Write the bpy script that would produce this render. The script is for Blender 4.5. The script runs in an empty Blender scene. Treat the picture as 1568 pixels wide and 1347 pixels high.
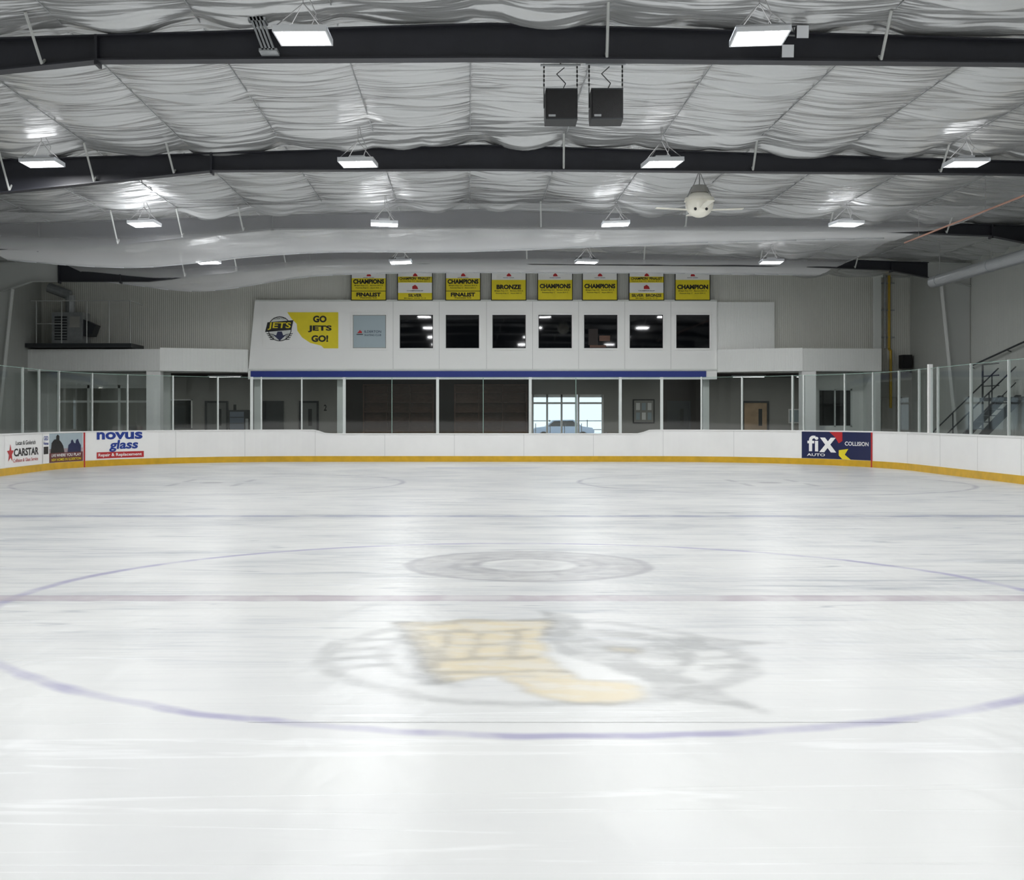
import bpy, math, random
from mathutils import Vector, noise as mn
random.seed(4)
sc=bpy.context.scene
COL=sc.collection
def C(r,g,b):
    f=lambda v:(v/255/12.92) if v/255<=0.04045 else ((v/255+0.055)/1.055)**2.4
    return (f(r),f(g),f(b),1)
# ---------------------------------------------------------------- materials
def mat(name,col,rough=.5,metal=0,emis=0,ecol=None,spec=.5,var=0,vscale=3,bump=0,bscale=30,stretch=(1,1,1),bdist=.02):
    m=bpy.data.materials.new(name); m.use_nodes=True
    nt=m.node_tree; p=nt.nodes['Principled BSDF']
    p.inputs['Base Color'].default_value=col
    p.inputs['Roughness'].default_value=rough
    p.inputs['Metallic'].default_value=metal
    p.inputs['Specular IOR Level'].default_value=spec
    if emis:
        p.inputs['Emission Color'].default_value=ecol or col
        p.inputs['Emission Strength'].default_value=emis
        m.cycles.emission_sampling='NONE'
    if var or bump:
        g=nt.nodes.new('ShaderNodeNewGeometry')
        mp=nt.nodes.new('ShaderNodeMapping'); mp.inputs['Scale'].default_value=stretch
        nt.links.new(g.outputs['Position'],mp.inputs['Vector'])
    if var:
        n=nt.nodes.new('ShaderNodeTexNoise'); n.inputs['Scale'].default_value=vscale
        n.inputs['Detail'].default_value=2
        nt.links.new(mp.outputs[0],n.inputs['Vector'])
        r=nt.nodes.new('ShaderNodeValToRGB')
        r.color_ramp.elements[0].position=.3; r.color_ramp.elements[1].position=.7
        r.color_ramp.elements[0].color=tuple(max(0,c*(1-var)) for c in col[:3])+(1,)
        r.color_ramp.elements[1].color=tuple(min(1,c*(1+var)) for c in col[:3])+(1,)
        nt.links.new(n.outputs['Fac'],r.inputs[0]); nt.links.new(r.outputs[0],p.inputs['Base Color'])
    if bump:
        n=nt.nodes.new('ShaderNodeTexNoise'); n.inputs['Scale'].default_value=bscale; n.inputs['Detail'].default_value=1.5
        nt.links.new(mp.outputs[0],n.inputs['Vector'])
        b=nt.nodes.new('ShaderNodeBump'); b.inputs['Strength'].default_value=bump; b.inputs['Distance'].default_value=bdist
        nt.links.new(n.outputs['Fac'],b.inputs['Height']); nt.links.new(b.outputs[0],p.inputs['Normal'])
    return m
def ribbed(name,col,scale=5,strength=.5,rough=.5,axis='X'):
    m=mat(name,col,rough)
    nt=m.node_tree; p=nt.nodes['Principled BSDF']
    g=nt.nodes.new('ShaderNodeNewGeometry')
    w=nt.nodes.new('ShaderNodeTexWave'); w.bands_direction=axis; w.inputs['Scale'].default_value=scale
    nt.links.new(g.outputs['Position'],w.inputs['Vector'])
    b=nt.nodes.new('ShaderNodeBump'); b.inputs['Strength'].default_value=strength; b.inputs['Distance'].default_value=.02
    nt.links.new(w.outputs['Fac'],b.inputs['Height']); nt.links.new(b.outputs[0],p.inputs['Normal'])
    return m
def see_through(name,col,opac,rough=.5,gloss=False,tint=(1,1,1,1)):
    m=bpy.data.materials.new(name); m.use_nodes=True; nt=m.node_tree; nt.nodes.clear()
    o=nt.nodes.new('ShaderNodeOutputMaterial'); mx=nt.nodes.new('ShaderNodeMixShader')
    t=nt.nodes.new('ShaderNodeBsdfTransparent'); t.inputs[0].default_value=tint
    if gloss:
        d=nt.nodes.new('ShaderNodeBsdfGlossy'); d.inputs['Roughness'].default_value=rough
    else: d=nt.nodes.new('ShaderNodeBsdfDiffuse')
    d.inputs[0].default_value=col
    mx.inputs[0].default_value=opac
    nt.links.new(t.outputs[0],mx.inputs[1]); nt.links.new(d.outputs[0],mx.inputs[2]); nt.links.new(mx.outputs[0],o.inputs[0])
    return m

M={}
M['beam']=mat('painted_steel_dark',C(38,39,46),.45,var=.15,vscale=2)
M['colm']=mat('painted_steel_grey',C(185,187,184),.5)
M['galv']=mat('galvanised',C(165,168,170),.4,.6,var=.1,vscale=8)
M['wire']=mat('wire_grey',C(150,150,150),.5,.3)
M['chain']=mat('chain_dark',C(60,60,60),.5,.5)
M['wallg']=ribbed('wall_grey_metal',C(210,210,202),4.2,.35)
M['walls']=ribbed('wall_side_metal',C(172,174,169),4.2,.3,axis='Y')
M['wallw']=ribbed('wall_white_metal',C(243,244,241),7,.25)
M['white']=mat('white_paint',C(251,251,249),.45)
M['offw']=mat('offwhite_trim',C(222,225,221),.5)
M['board']=mat('dasher_white_plastic',C(246,246,244),.35,var=.02,vscale=1.5)
M['seam']=mat('seam_grey',C(196,196,194),.6)
M['kick']=mat('kick_yellow',C(214,170,35),.4,var=.1,vscale=4)
M['cap']=mat('cap_white',C(240,240,238),.3)
M['red']=mat('red_paint',C(190,40,45),.4)
M['blue']=mat('blue_stripe',C(28,52,140),.4)
M['yellow']=mat('banner_yellow',C(238,219,40),.6,var=.04)
M['black']=mat('black_print',C(18,18,20),.5)
M['navy']=mat('navy_print',C(22,32,78),.4)
M['pblue']=mat('print_blue',C(30,60,150),.4)
M['alu']=mat('aluminium_post',C(215,220,217),.35,.1)
M['concrete']=mat('rubber_floor',C(80,80,82),.8,var=.15)
M['lgrey']=mat('lobby_grey_wall',C(165,164,159),.7)
M['dgrey']=mat('lobby_dark_wall',C(46,38,36),.7,var=.1)
M['brown']=mat('wood_brown',C(94,66,53),.6,var=.25,vscale=6,stretch=(1,1,6))
M['tan']=mat('wood_tan',C(190,160,125),.6,var=.15)
M['door']=mat('door_paint',C(120,122,120),.5)
M['led']=mat('led_lens',C(255,255,255),.3,emis=12,ecol=(.93,.96,1,1))
M['lamphouse']=mat('lamp_housing',C(225,227,230),.4)
M['tube']=mat('tube_light',C(255,255,255),.3,emis=3)
M['spk']=mat('speaker_black',C(16,16,17),.6,bump=.4,bscale=150)
M['fanw']=mat('fan_white',C(240,237,224),.35)
M['orange']=mat('pipe_orange',C(176,132,114),.5)
M['ypipe']=mat('gas_pipe_yellow',C(200,165,50),.45)
M['duct']=ribbed('duct_metal',C(165,168,170),6,.4,.35,axis='Y')
M['duct'].node_tree.nodes['Principled BSDF'].inputs['Metallic'].default_value=.5
M['dsteel']=mat('stair_steel',C(50,53,56),.5,.2)
M['wing']=mat('window_dark_glass',C(12,14,17),.03,spec=.6)
M['poster']=mat('poster_blue',C(172,188,195),.4)
M['vend']=mat('vending_front_panel',C(110,120,135),.3)  # plain grey-blue front panel, not emissive
M['snow']=mat('snow',C(240,243,248),.8)
M['carp']=mat('car_paint',C(150,160,175),.25,.3)
M['tyre']=mat('tyre',C(20,20,20),.8)
M['glass']=see_through('rink_glass',(1,1,1,1),.07,.03,True,(.90,.955,.94,1))
M['gedge']=mat('glass_edge_green',C(150,180,168),.2)
M['photo1']=mat('photo_print',C(150,135,140),.4,var=.5,vscale=3)
M['red2']=mat('print_maroon',C(105,50,52),.5)
def netmat():
    m=see_through('net_white',C(240,241,242),.3); nt=m.node_tree; L=nt.links.new
    mx=[n for n in nt.nodes if n.type=='MIX_SHADER'][0]
    g=nt.nodes.new('ShaderNodeNewGeometry'); s=nt.nodes.new('ShaderNodeSeparateXYZ'); L(g.outputs['Position'],s.inputs[0])
    def mth(op,a,b,cl=False):
        n=nt.nodes.new('ShaderNodeMath'); n.operation=op; n.use_clamp=cl
        for i,v in enumerate((a,b)):
            if isinstance(v,(int,float)): n.inputs[i].default_value=v
            else: L(v,n.inputs[i])
        return n.outputs[0]
    # opacity raised in bands to paint in the bright, grazing look of the swags
    def band(y,w): return mth('SUBTRACT',1.0,mth('DIVIDE',mth('ABSOLUTE',mth('SUBTRACT',s.outputs[1],y),0),w),True)
    b=mth('MAXIMUM',band(32.6,2.6),band(40.7,3.0))
    L(mth('ADD',mth('MULTIPLY',b,.55),.20),mx.inputs[0])
    return m
M['net']=netmat()

# ---------------------------------------------------------------- mesh builder
_tc={}
def text_geo(body,off):
    k=(body,off)
    if k in _tc: return _tc[k]
    cu=bpy.data.curves.new('t','FONT'); cu.body=body; cu.offset=off; cu.resolution_u=3
    ob=bpy.data.objects.new('t',cu); COL.objects.link(ob); bpy.context.view_layer.update()
    me=bpy.data.meshes.new_from_object(ob.evaluated_get(bpy.context.evaluated_depsgraph_get()))
    vs=[(v.co.x,v.co.y) for v in me.vertices]; fs=[tuple(p.vertices) for p in me.polygons]
    bpy.data.objects.remove(ob); bpy.data.curves.remove(cu); bpy.data.meshes.remove(me)
    x0=min(v[0] for v in vs);x1=max(v[0] for v in vs);y0=min(v[1] for v in vs);y1=max(v[1] for v in vs)
    vs=[((v[0]-x0)/(x1-x0)-.5,(v[1]-y0)/(y1-y0)-.5) for v in vs]
    _tc[k]=(vs,fs); return _tc[k]
class MB:
    def __init__(s): s.v=[];s.f=[];s.m=[];s.ml=[]
    def mi(s,k):
        if k not in s.ml: s.ml.append(k)
        return s.ml.index(k)
    def add(s,vs,fs,k):
        b=len(s.v); i=s.mi(k); s.v+=[tuple(v) for v in vs]
        for f in fs: s.f.append(tuple(b+j for j in f)); s.m.append(i)
    def box(s,x0,x1,y0,y1,z0,z1,k):
        s.hexa([(x0,y0),(x1,y0),(x1,y1),(x0,y1)],z0,z1,k)
    def hexa(s,q,z0,z1,k):
        n=len(q); vs=[(p[0],p[1],z0) for p in q]+[(p[0],p[1],z1) for p in q]
        fs=[tuple(range(n))[::-1],tuple(range(n,2*n))]+[(i,(i+1)%n,n+(i+1)%n,n+i) for i in range(n)]
        s.add(vs,fs,k)
    def prism_y(s,q,y0,y1,k): # q in xz
        n=len(q); vs=[(p[0],y0,p[1]) for p in q]+[(p[0],y1,p[1]) for p in q]
        fs=[tuple(range(n)),tuple(range(n,2*n))[::-1]]+[(i,n+i,n+(i+1)%n,(i+1)%n) for i in range(n)]
        s.add(vs,fs,k)
    def prism_x(s,q,x0,x1,k): # q in yz
        n=len(q); vs=[(x0,p[0],p[1]) for p in q]+[(x1,p[0],p[1]) for p in q]
        fs=[tuple(range(n)),tuple(range(n,2*n))[::-1]]+[(i,n+i,n+(i+1)%n,(i+1)%n) for i in range(n)]
        s.add(vs,fs,k)
    def cyl(s,p0,p1,r,k,n=8,r2=None):
        r2=r if r2 is None else r2
        p0=Vector(p0);p1=Vector(p1);d=(p1-p0).normalized()
        a=d.orthogonal().normalized(); b=d.cross(a)
        vs=[]
        for p,rr in((p0,r),(p1,r2)):
            for i in range(n):
                t=2*math.pi*i/n; vs.append(p+a*math.cos(t)*rr+b*math.sin(t)*rr)
        fs=[(i,(i+1)%n,n+(i+1)%n,n+i) for i in range(n)]+[tuple(range(n))[::-1],tuple(range(n,2*n))]
        s.add(vs,fs,k)
    def path(s,pts,r,k,n=6):
        for a,b in zip(pts,pts[1:]): s.cyl(a,b,r,k,n)
    def sph(s,c,rx,ry,rz,k,nu=24,nv=14):
        vs=[(c[0],c[1],c[2]+rz)]
        for j in range(1,nv):
            t=math.pi*j/nv
            for i in range(nu):
                u=2*math.pi*i/nu; vs.append((c[0]+rx*math.sin(t)*math.cos(u),c[1]+ry*math.sin(t)*math.sin(u),c[2]+rz*math.cos(t)))
        vs.append((c[0],c[1],c[2]-rz)); fs=[]
        for i in range(nu): fs.append((0,1+i,1+(i+1)%nu))
        for j in range(nv-2):
            for i in range(nu):
                a=1+j*nu+i;b=1+j*nu+(i+1)%nu; fs.append((a,a+nu,b+nu,b))
        l=len(vs)-1;q=1+(nv-2)*nu
        for i in range(nu): fs.append((l,q+(i+1)%nu,q+i))
        s.add(vs,fs,k)
    def quad(s,pts,k): s.add(pts,[tuple(range(len(pts)))],k)
    def text(s,body,cx,cz,y,w,h,k,off=.012,shear=0):
        vs,fs=text_geo(body,off)
        s.add([(cx+u*w+shear*v*h,y,cz+v*h) for u,v in vs],fs,k)
    def textmap(s,body,fn,cu,cv,w,h,k,off=.012,shear=0):
        vs,fs=text_geo(body,off); s.add([fn(cu+u*w+shear*v*h,cv+v*h) for u,v in vs],fs,k)
    def build(s,name,smooth=False,parent=None):
        me=bpy.data.meshes.new(name); me.from_pydata(s.v,[],s.f)
        for k in s.ml: me.materials.append(M[k])
        me.polygons.foreach_set('material_index',s.m)
        if smooth: me.polygons.foreach_set('use_smooth',[True]*len(s.f))
        me.update(); ob=bpy.data.objects.new(name,me); COL.objects.link(ob)
        if parent: ob.parent=parent
        return ob

XL,XR=-15.8,16.4      # hall side walls
YE,YB=44.7,-22.0      # end wall, rear wall
FZ=-.04
# ---------------------------------------------------------------- rink outline
x0,x1,y0,y1,R=-12.43,13.05,-18.9,42.3,7.0
A=R*math.pi/2; LE=(x1-x0)-2*R; LS=(y1-y0)-2*R; TOT=4*A+2*LE+2*LS
def P(s,off=0):
    s%=TOT
    def arc(cx,cy,a0,t): a=math.radians(a0)-t/R; return (cx+(R-off)*math.cos(a),cy+(R-off)*math.sin(a))
    if s<A: return arc(x0+R,y1-R,180,s)
    s-=A
    if s<LE: return (x0+R+s,y1-off)
    s-=LE
    if s<A: return arc(x1-R,y1-R,90,s)
    s-=A
    if s<LS: return (x1-off,y1-R-s)
    s-=LS
    if s<A: return arc(x1-R,y0+R,0,s)
    s-=A
    if s<LE: return (x1-R-s,y0+off)
    s-=LE
    if s<A: return arc(x0+R,y0+R,-90,s)
    s-=A
    return (x0+off,y0+R+s)
def sx(X): return A+(X-(x0+R))      # arc length for a point on the end line
S2=A+LE
ss=[];s=0
while s<TOT-.05:
    ss.append(s); t=s
    if t<S2+A: s+=.2
    else: s+=.5
M1,M2=A+.1,A+LE+.35
def bh(s):
    s%=TOT
    if s<M1 or s>M2: return 1.13
    return 1.13-.13*min(1,(s-M1)/.35,(M2-s)/.35)
def sweep(mb,prof,mats,ss,closed=True):
    n=len(mats)
    rows=[[P(s,o)+(z,) for o,z in prof(s)] for s in ss]
    m=len(rows)
    for i in range(m if closed else m-1):
        a=rows[i];b=rows[(i+1)%m]
        for j in range(n):
            k=(j+1)%len(a)
            if mats[j]: mb.quad([a[j],b[j],b[k],a[k]],mats[j])
def obox(mb,s,w,o0,o1,z0,z1,k):
    mb.hexa([P(s-w/2,o0),P(s+w/2,o0),P(s+w/2,o1),P(s-w/2,o1)],z0,z1,k)
mb=MB()
sweep(mb,lambda s:[(.014,0),(.014,.2),(0,.2),(0,bh(s)-.04),(.02,bh(s)-.04),(.02,bh(s)),(-.12,bh(s)),(-.12,FZ)],
      ['kick','kick','board','cap','cap','cap','board'],ss)
q=-6.
while q<S2+A+8:
    if not(-3.1<q<5.6): obox(mb,q,.010,.003,-.01,.2,bh(q)-.04,'seam')
    q+=2.44
obox(mb,2.47,.06,.018,-.01,0,1.13,'red'); obox(mb,31.05,.06,.018,-.01,0,1.13,'red')
mb.build('dasher_boards')
# ice sheet
mb=MB(); mb.quad([P(s,0)+(0,) for s in ss][::-1],'ice')
def build_ice(logo=False):
    m=bpy.data.materials.new('ice_painted_logo' if logo else 'ice'); m.use_nodes=True; nt=m.node_tree; p=nt.nodes['Principled BSDF']
    L=nt.links.new; g=nt.nodes.new('ShaderNodeNewGeometry'); sp=nt.nodes.new('ShaderNodeSeparateXYZ'); L(g.outputs['Position'],sp.inputs[0])
    def mth(op,a,b=None,clamp=False):
        n=nt.nodes.new('ShaderNodeMath'); n.operation=op; n.use_clamp=clamp
        for i,v in enumerate((a,b)):
            if v is None: continue
            if isinstance(v,(int,float)): n.inputs[i].default_value=v
            else: L(v,n.inputs[i])
        return n.outputs[0]
    def noise(scale,stretch=(1,1,1),detail=2,rot=0,dist=0,rgh=.5):
        mp=nt.nodes.new('ShaderNodeMapping'); mp.inputs['Scale'].default_value=stretch; mp.inputs['Rotation'].default_value=(0,0,rot)
        L(g.outputs['Position'],mp.inputs[0]); n=nt.nodes.new('ShaderNodeTexNoise'); n.inputs['Scale'].default_value=scale
        n.noise_dimensions='2D'; n.inputs['Roughness'].default_value=rgh
        n.inputs['Detail'].default_value=detail; n.inputs['Distortion'].default_value=dist; L(mp.outputs[0],n.inputs['Vector']); return n.outputs['Fac']
    def rng(v,a,b,c=0,d=1):
        n=nt.nodes.new('ShaderNodeMapRange'); n.inputs[1].default_value=a;n.inputs[2].default_value=b;n.inputs[3].default_value=c;n.inputs[4].default_value=d
        n.interpolation_type='SMOOTHSTEP'
        L(v,n.inputs[0]); return n.outputs[0]
    wob=mth('MULTIPLY',mth('SUBTRACT',noise(2.5,detail=1),.5),.06)
    X=mth('ADD',sp.outputs[0],wob); Y=mth('ADD',sp.outputs[1],wob)
    def rad(cx,cy):
        a=mth('SUBTRACT',X,cx);b=mth('SUBTRACT',Y,cy)
        return mth('SQRT',mth('ADD',mth('MULTIPLY',a,a),mth('MULTIPLY',b,b)))
    def line(d,hw,soft): return mth('DIVIDE',mth('SUBTRACT',hw+soft,mth('ABSOLUTE',d)),soft,True)
    fd=rng(noise(1.8,(1,.7,1),3),.34,.62,.45,1)
    def mix(prev,fac,c):
        n=nt.nodes.new('ShaderNodeMixRGB'); L(fac,n.inputs[0])
        if isinstance(prev,tuple): n.inputs[1].default_value=prev
        else: L(prev,n.inputs[1])
        if isinstance(c,tuple): n.inputs[2].default_value=c
        else: L(c,n.inputs[2])
        return n.outputs[0]
    def mul(*a):
        r=a[0]
        for b in a[1:]: r=mth('MULTIPLY',r,b)
        return r
    patch=noise(.5,(.8,1.3,1),2)
    base=mix(C(225,226,224),rng(patch,.3,.7),C(219,220,219))
    far=rng(sp.outputs[1],5.5,12,.04,1)
    pm=rng(patch,.38,.62,.15,1)
    tr=noise(1.8,(.4,1.6,1),3,.15,.15,.55)
    tr2=noise(5.0,(.25,1.8,1),3,-.35,.1,.6)
    base=mix(base,mul(rng(tr,.42,.72),far,pm,.50),C(190,194,196))
    base=mix(base,mul(rng(tr2,.48,.74),far,pm,.62),C(178,183,187))
    def scr(rot,sc,thr,lvl=.5):
        a=noise(sc,(.06,1.6,1),1,rot,.0); return rng(mth('ABSOLUTE',mth('SUBTRACT',a,lvl)),0,thr,1,0)
    s1=scr(.5,1.0,.009); s2=scr(-.8,.9,.009); s3=scr(.12,1.5,.012); s4=scr(1.3,.9,.006); s5=scr(.3,1.6,.009,.56); s6=scr(-.35,1.7,.010,.46)
    base=mix(base,mul(mth('MAXIMUM',mth('MAXIMUM',s1,s2),mth('MAXIMUM',s3,mth('MAXIMUM',s5,s6))),rng(tr,.36,.58),far,.62),C(150,157,165))
    base=mix(base,mul(mth('MAXIMUM',mth('MAXIMUM',s4,s1),s2),rng(tr2,.40,.62),.40),C(250,251,251))
    pur=C(160,157,188)
    base=mix(base,mul(line(mth('SUBTRACT',rad(.57,10.6),4.57),.025,.06),fd,.85),pur)
    base=mix(base,mul(line(mth('SUBTRACT',Y,10.6),.12,.07),fd,.80),C(184,174,180))
    base=mix(base,mul(line(mth('SUBTRACT',mth('ABSOLUTE',mth('SUBTRACT',Y,10.6)),.14),.01,.04),fd,.40),C(150,138,158))
    base=mix(base,mul(line(mth('SUBTRACT',Y,19.3),.14,.08),fd,.85),C(160,165,184))
    base=mix(base,mul(line(mth('SUBTRACT',Y,37.7),.03,.07),fd,.5),C(185,168,172))
    ax=mth('ABSOLUTE',mth('SUBTRACT',X,.57)); a=mth('SUBTRACT',ax,6.7); b=mth('SUBTRACT',Y,29.)
    r=mth('SQRT',mth('ADD',mth('MULTIPLY',a,a),mth('MULTIPLY',b,b)))
    base=mix(base,mul(line(mth('SUBTRACT',r,4.57),.02,.08),fd,.75),C(160,160,171))
    base=mix(base,mul(line(r,.22,.1),.6),C(150,147,153))
    hx=line(mth('SUBTRACT',mth('ABSOLUTE',a),.75),.05,.06); hy=line(mth('SUBTRACT',mth('ABSOLUTE',b),.9),.5,.1)
    base=mix(base,mul(hx,hy,.5),C(155,155,163))
    r=rad(.5,38.0); ins=mth('MULTIPLY',line(r,1.8,.1),mth('LESS_THAN',Y,37.9)); base=mix(base,mul(ins,.4),C(160,167,188))
    r=rad(.65,12.96); em=rng(noise(3.2,(1,1.4,1),4,0,.4),.36,.62,.5,1)
    base=mix(base,mul(line(mth('SUBTRACT',r,.92),.36,.08),em,.72),C(180,180,181))
    base=mix(base,mul(line(mth('SUBTRACT',r,1.28),.03,.05),.40),C(155,155,162))
    base=mix(base,mul(line(mth('SUBTRACT',r,.80),.03,.06),em,.35),C(150,150,157))
    base=mix(base,mul(line(mth('SUBTRACT',r,.57),.02,.06),em,.45),C(150,150,157))
    base=mix(base,mul(line(mth('SUBTRACT',r,.22),.10,.1),em,.40),C(175,175,178))
    if logo:
        at=nt.nodes.new('ShaderNodeAttribute'); at.attribute_name='paint'
        sc_=nt.nodes.new('ShaderNodeSeparateColor'); L(at.outputs['Color'],sc_.inputs[0])
        worn2=rng(noise(3.5,(1,1.6,1),3,.4,.3),.32,.64,.55,1)
        base=mix(base,mul(sc_.outputs[0],worn2,.80),C(221,207,172))
        base=mix(base,mul(sc_.outputs[1],worn2,1.0),C(142,144,144))
    L(base,p.inputs['Base Color'])
    p.inputs['IOR'].default_value=1.31; p.inputs['Specular IOR Level'].default_value=.27
    rn=noise(4.,(1,.6,1),2,.3,0,.5)
    p.inputs['Roughness'].default_value=.32
    b=nt.nodes.new('ShaderNodeBump'); b.inputs['Strength'].default_value=.6; b.inputs['Distance'].default_value=.014
    L(mth('ADD',rn,mul(mth('MAXIMUM',s4,s2),.08)),b.inputs['Height']); L(b.outputs[0],p.inputs['Normal'])
    return m
M['ice']=build_ice()
mb.build('ice_sheet')
# faded team logo painted under the ice: paint density stored per vertex, softly feathered
def inside(px,py,poly):
    c=False;n=len(poly);j=n-1
    for i in range(n):
        xi,yi=poly[i];xj,yj=poly[j]
        if (yi>py)!=(yj>py) and px<(xj-xi)*(py-yi)/(yj-yi)+xi: c=not c
        j=i
    return c
Ypol=[[(-.56,9.3),(.1,9.5),(.685,9.44),(.52,8.6),(.525,8.14),(.651,7.33),(.2,7.42),(-.2,7.24),(-.335,8.14)],
      [(.2,7.40),(.66,7.33),(.957,7.24),(1.03,7.0),(.994,6.82),(.8,6.7),(.6,6.74),(.325,7.0)],[(.95,8.38),(1.22,8.33),(1.2,8.1),(.98,8.15)]]
Gpol=[[(.612,9.95),(.85,9.65),(.92,9.1),(1.3,8.82),(2.28,8.50),(1.6,8.34),(1.5,8.0),(1.35,7.5),(1.62,6.45),(1.05,6.95),(1.05,7.4),(.80,7.8),(.60,8.14),(.55,8.9)],
      [(-.62,9.4),(-.42,9.35),(-.2,8.1),(-.1,7.25),(-.28,7.15),(-.42,8.1)]]
for i in range(4):
    yy=7.6+i*.30
    Gpol.append([(-.90+.02*i,yy),(-.48,yy+.10),(-.48,yy+.2),(-.88+.02*i,yy+.12)])
    Gpol.append([(1.5,yy),(1.82-.02*i,yy+.06),(1.80-.02*i,yy+.16),(1.5,yy+.12)])
Gstk=[]
for a in(-.22,.02,.28): Gstk.append([(a,8.0),(a+.06,8.0),(a+.12,8.95),(a+.06,8.95)])
Gstk+= [[(-.35,8.9),(.5,8.95),(.5,9.03),(-.35,8.98)],[(-.1,8.4),(.4,8.45),(.4,8.52),(-.1,8.47)],[(-.3,7.9),(.5,7.95),(.5,8.03),(-.3,7.98)],[(-.15,7.45),(.62,7.5),(.62,7.58),(-.15,7.53)]]
Hole=[[(.95,8.75),(1.35,8.6),(1.25,8.5),(.95,8.6)],[(1.1,7.95),(1.4,7.9),(1.3,7.7),(1.12,7.75)]]
lx0,ly0,st_=-1.15,6.3,.03; nx_,ny_=118,132
RY=[[0.]*nx_ for _ in range(ny_)]; RG=[[0.]*nx_ for _ in range(ny_)]
for j in range(ny_):
    y=ly0+j*st_
    for i in range(nx_):
        x=lx0+i*st_
        wx_=x+.06*mn.noise(Vector((x*3,y*3,0))); wy_=y+.08*mn.noise(Vector((x*3,y*3,5)))
        if any(inside(wx_,wy_,q) for q in Ypol): RY[j][i]=1.
        v=.55 if any(inside(wx_,wy_,q) for q in Gpol) else 0.
        if any(inside(wx_,wy_,q) for q in Hole): v=.1
        if any(inside(wx_,wy_,q) for q in Gstk): v=max(v,.50)
        rr=math.hypot(wx_-.45,wy_-8.08)
        if 1.32<rr<1.47: v=max(v,.42)
        if .98<rr<1.08 and wx_<0: v=max(v,.38)
        RG[j][i]=v
def blur(Rr,n=2):
    for _ in range(n):
        Q=[[0.]*nx_ for _ in range(ny_)]
        for j in range(1,ny_-1):
            for i in range(1,nx_-1):
                Q[j][i]=(Rr[j][i]*2+Rr[j-1][i]+Rr[j+1][i]+Rr[j][i-1]+Rr[j][i+1])/6
        Rr=Q
    return Rr
RY=blur(RY,3);RG=blur(RG,2)
for j in range(ny_):
    for i in range(nx_):
        y_=RY[j][i]; RG[j][i]=min(.75,RG[j][i]+4*y_*(1-y_)*.22)   # darker keyline round the yellow
M['icel']=build_ice(True)
mb=MB(); mb.add([(lx0+i*st_,ly0+j*st_,.0015) for j in range(ny_) for i in range(nx_)],
 [(j*nx_+i,j*nx_+i+1,(j+1)*nx_+i+1,(j+1)*nx_+i) for j in range(ny_-1) for i in range(nx_-1)],'icel')
ob=mb.build('ice_logo_paint'); at=ob.data.attributes.new('paint','FLOAT_COLOR','POINT')
buf=[]
for j in range(ny_):
    for i in range(nx_): buf+=[RY[j][i],RG[j][i],0,1]
at.data.foreach_set('color',buf)
# floor slab
mb=MB(); mb.box(XL-.3,XR+.3,YB-.3,50.3,FZ-.2,FZ,'concrete'); mb.build('floor')

# ---------------------------------------------------------------- glass
mb=MB(); GT=2.95
vis=[s for s in ss]
sweep(mb,lambda s:[(-.055,bh(s)),(-.055,GT)],['glass'],vis)
sweep(mb,lambda s:[(-.05,GT),(-.062,GT),(-.062,GT+.012),(-.05,GT+.012)],['gedge','gedge','gedge','gedge'],vis)
D_E=42.3
pxs=[(283,0),(341,0),(388,1),(402,0),(462,0),(527,1),(670,1),(812,1),(950,1),(1013,1),(1071,0),(1127,0),(1190,0)]
for x,t in pxs:
    X=(x-716)/1846*D_E
    if x0+R<X<x1-R: s=sx(X)
    elif X<0: s=A-R*math.asin(min(.99,((x0+R)-X)/R))
    else: s=S2+R*math.asin(min(.99,(X-(x1-R))/R))
    w=.10 if t else .05
    obox(mb,s,w,-.02,-.10,bh(s),GT+.02,'alu')
for x in(600,740,882):
    X=(x-716)/1846*D_E; obox(mb,sx(X),.02,-.045,-.065,bh(sx(X)),GT,'gedge')
for q in(-14,-11,-8,-5.3,-3.4,-1.5,-.2,1.2,2.9,4.4):
    obox(mb,q,.04,-.02,-.08,1.13,GT+.02,'alu')
for q in(28.2,29.8,31.05,32.4,33.8,35.2,37.4,39.6,42,45):
    obox(mb,q,.04,-.02,-.08,1.13,GT+.02,'alu')
for q in(34.6,):
    obox(mb,q,.10,.0,-.12,1.13,GT+.12,'white')
mb.build('rink_safety_glass')

# ---------------------------------------------------------------- board advertisements
def panel(mb,s0,s1,z0,z1,k,off=.006):
    n=max(2,int((s1-s0)/.1)); 
    for i in range(n):
        a=s0+(s1-s0)*i/n;b=s0+(s1-s0)*(i+1)/n
        mb.quad([P(a,off)+(z0,),P(b,off)+(z0,),P(b,off)+(z1,),P(a,off)+(z1,)],k)
def onb(off): return lambda u,v:P(u,off)+(v,)
def npoly(mb,pts,k,off):
    mb.quad([P(a,off)+(b,) for a,b in pts],k)
mb=MB(); panel(mb,-2.95,-.15,.21,1.08,'white')
mb.textmap('CARSTAR',onb(.012),-1.35,.60,1.9,.22,'black',.03)
mb.textmap('Lucan & Goderich',onb(.012),-1.4,.86,1.5,.12,'black',.01)
mb.textmap('Collision & Glass Service',onb(.012),-1.4,.38,1.9,.10,'red',.01)
st=[]
for i in range(10):
    a=math.pi/2+i*math.pi/5; r=(.26 if i%2==0 else .11); st.append((-2.55+r*math.cos(a),.58+r*math.sin(a)))
npoly(mb,st,'red',.012)
mb.build('board_advertisement')
mb=MB(); panel(mb,-.05,2.40,.21,1.08,'poster')
panel(mb,-.05,2.4,.21,.62,'photo1',.008)
panel(mb,-.05,.45,.21,1.08,'white',.009)
mb.textmap('GED',onb(.014),.2,.95,.35,.12,'pblue',.02)
mb.textmap('Homes',onb(.014),.2,.8,.38,.1,'pblue',.02)
panel(mb,.02,.38,.48,.7,'black',.012)
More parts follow.
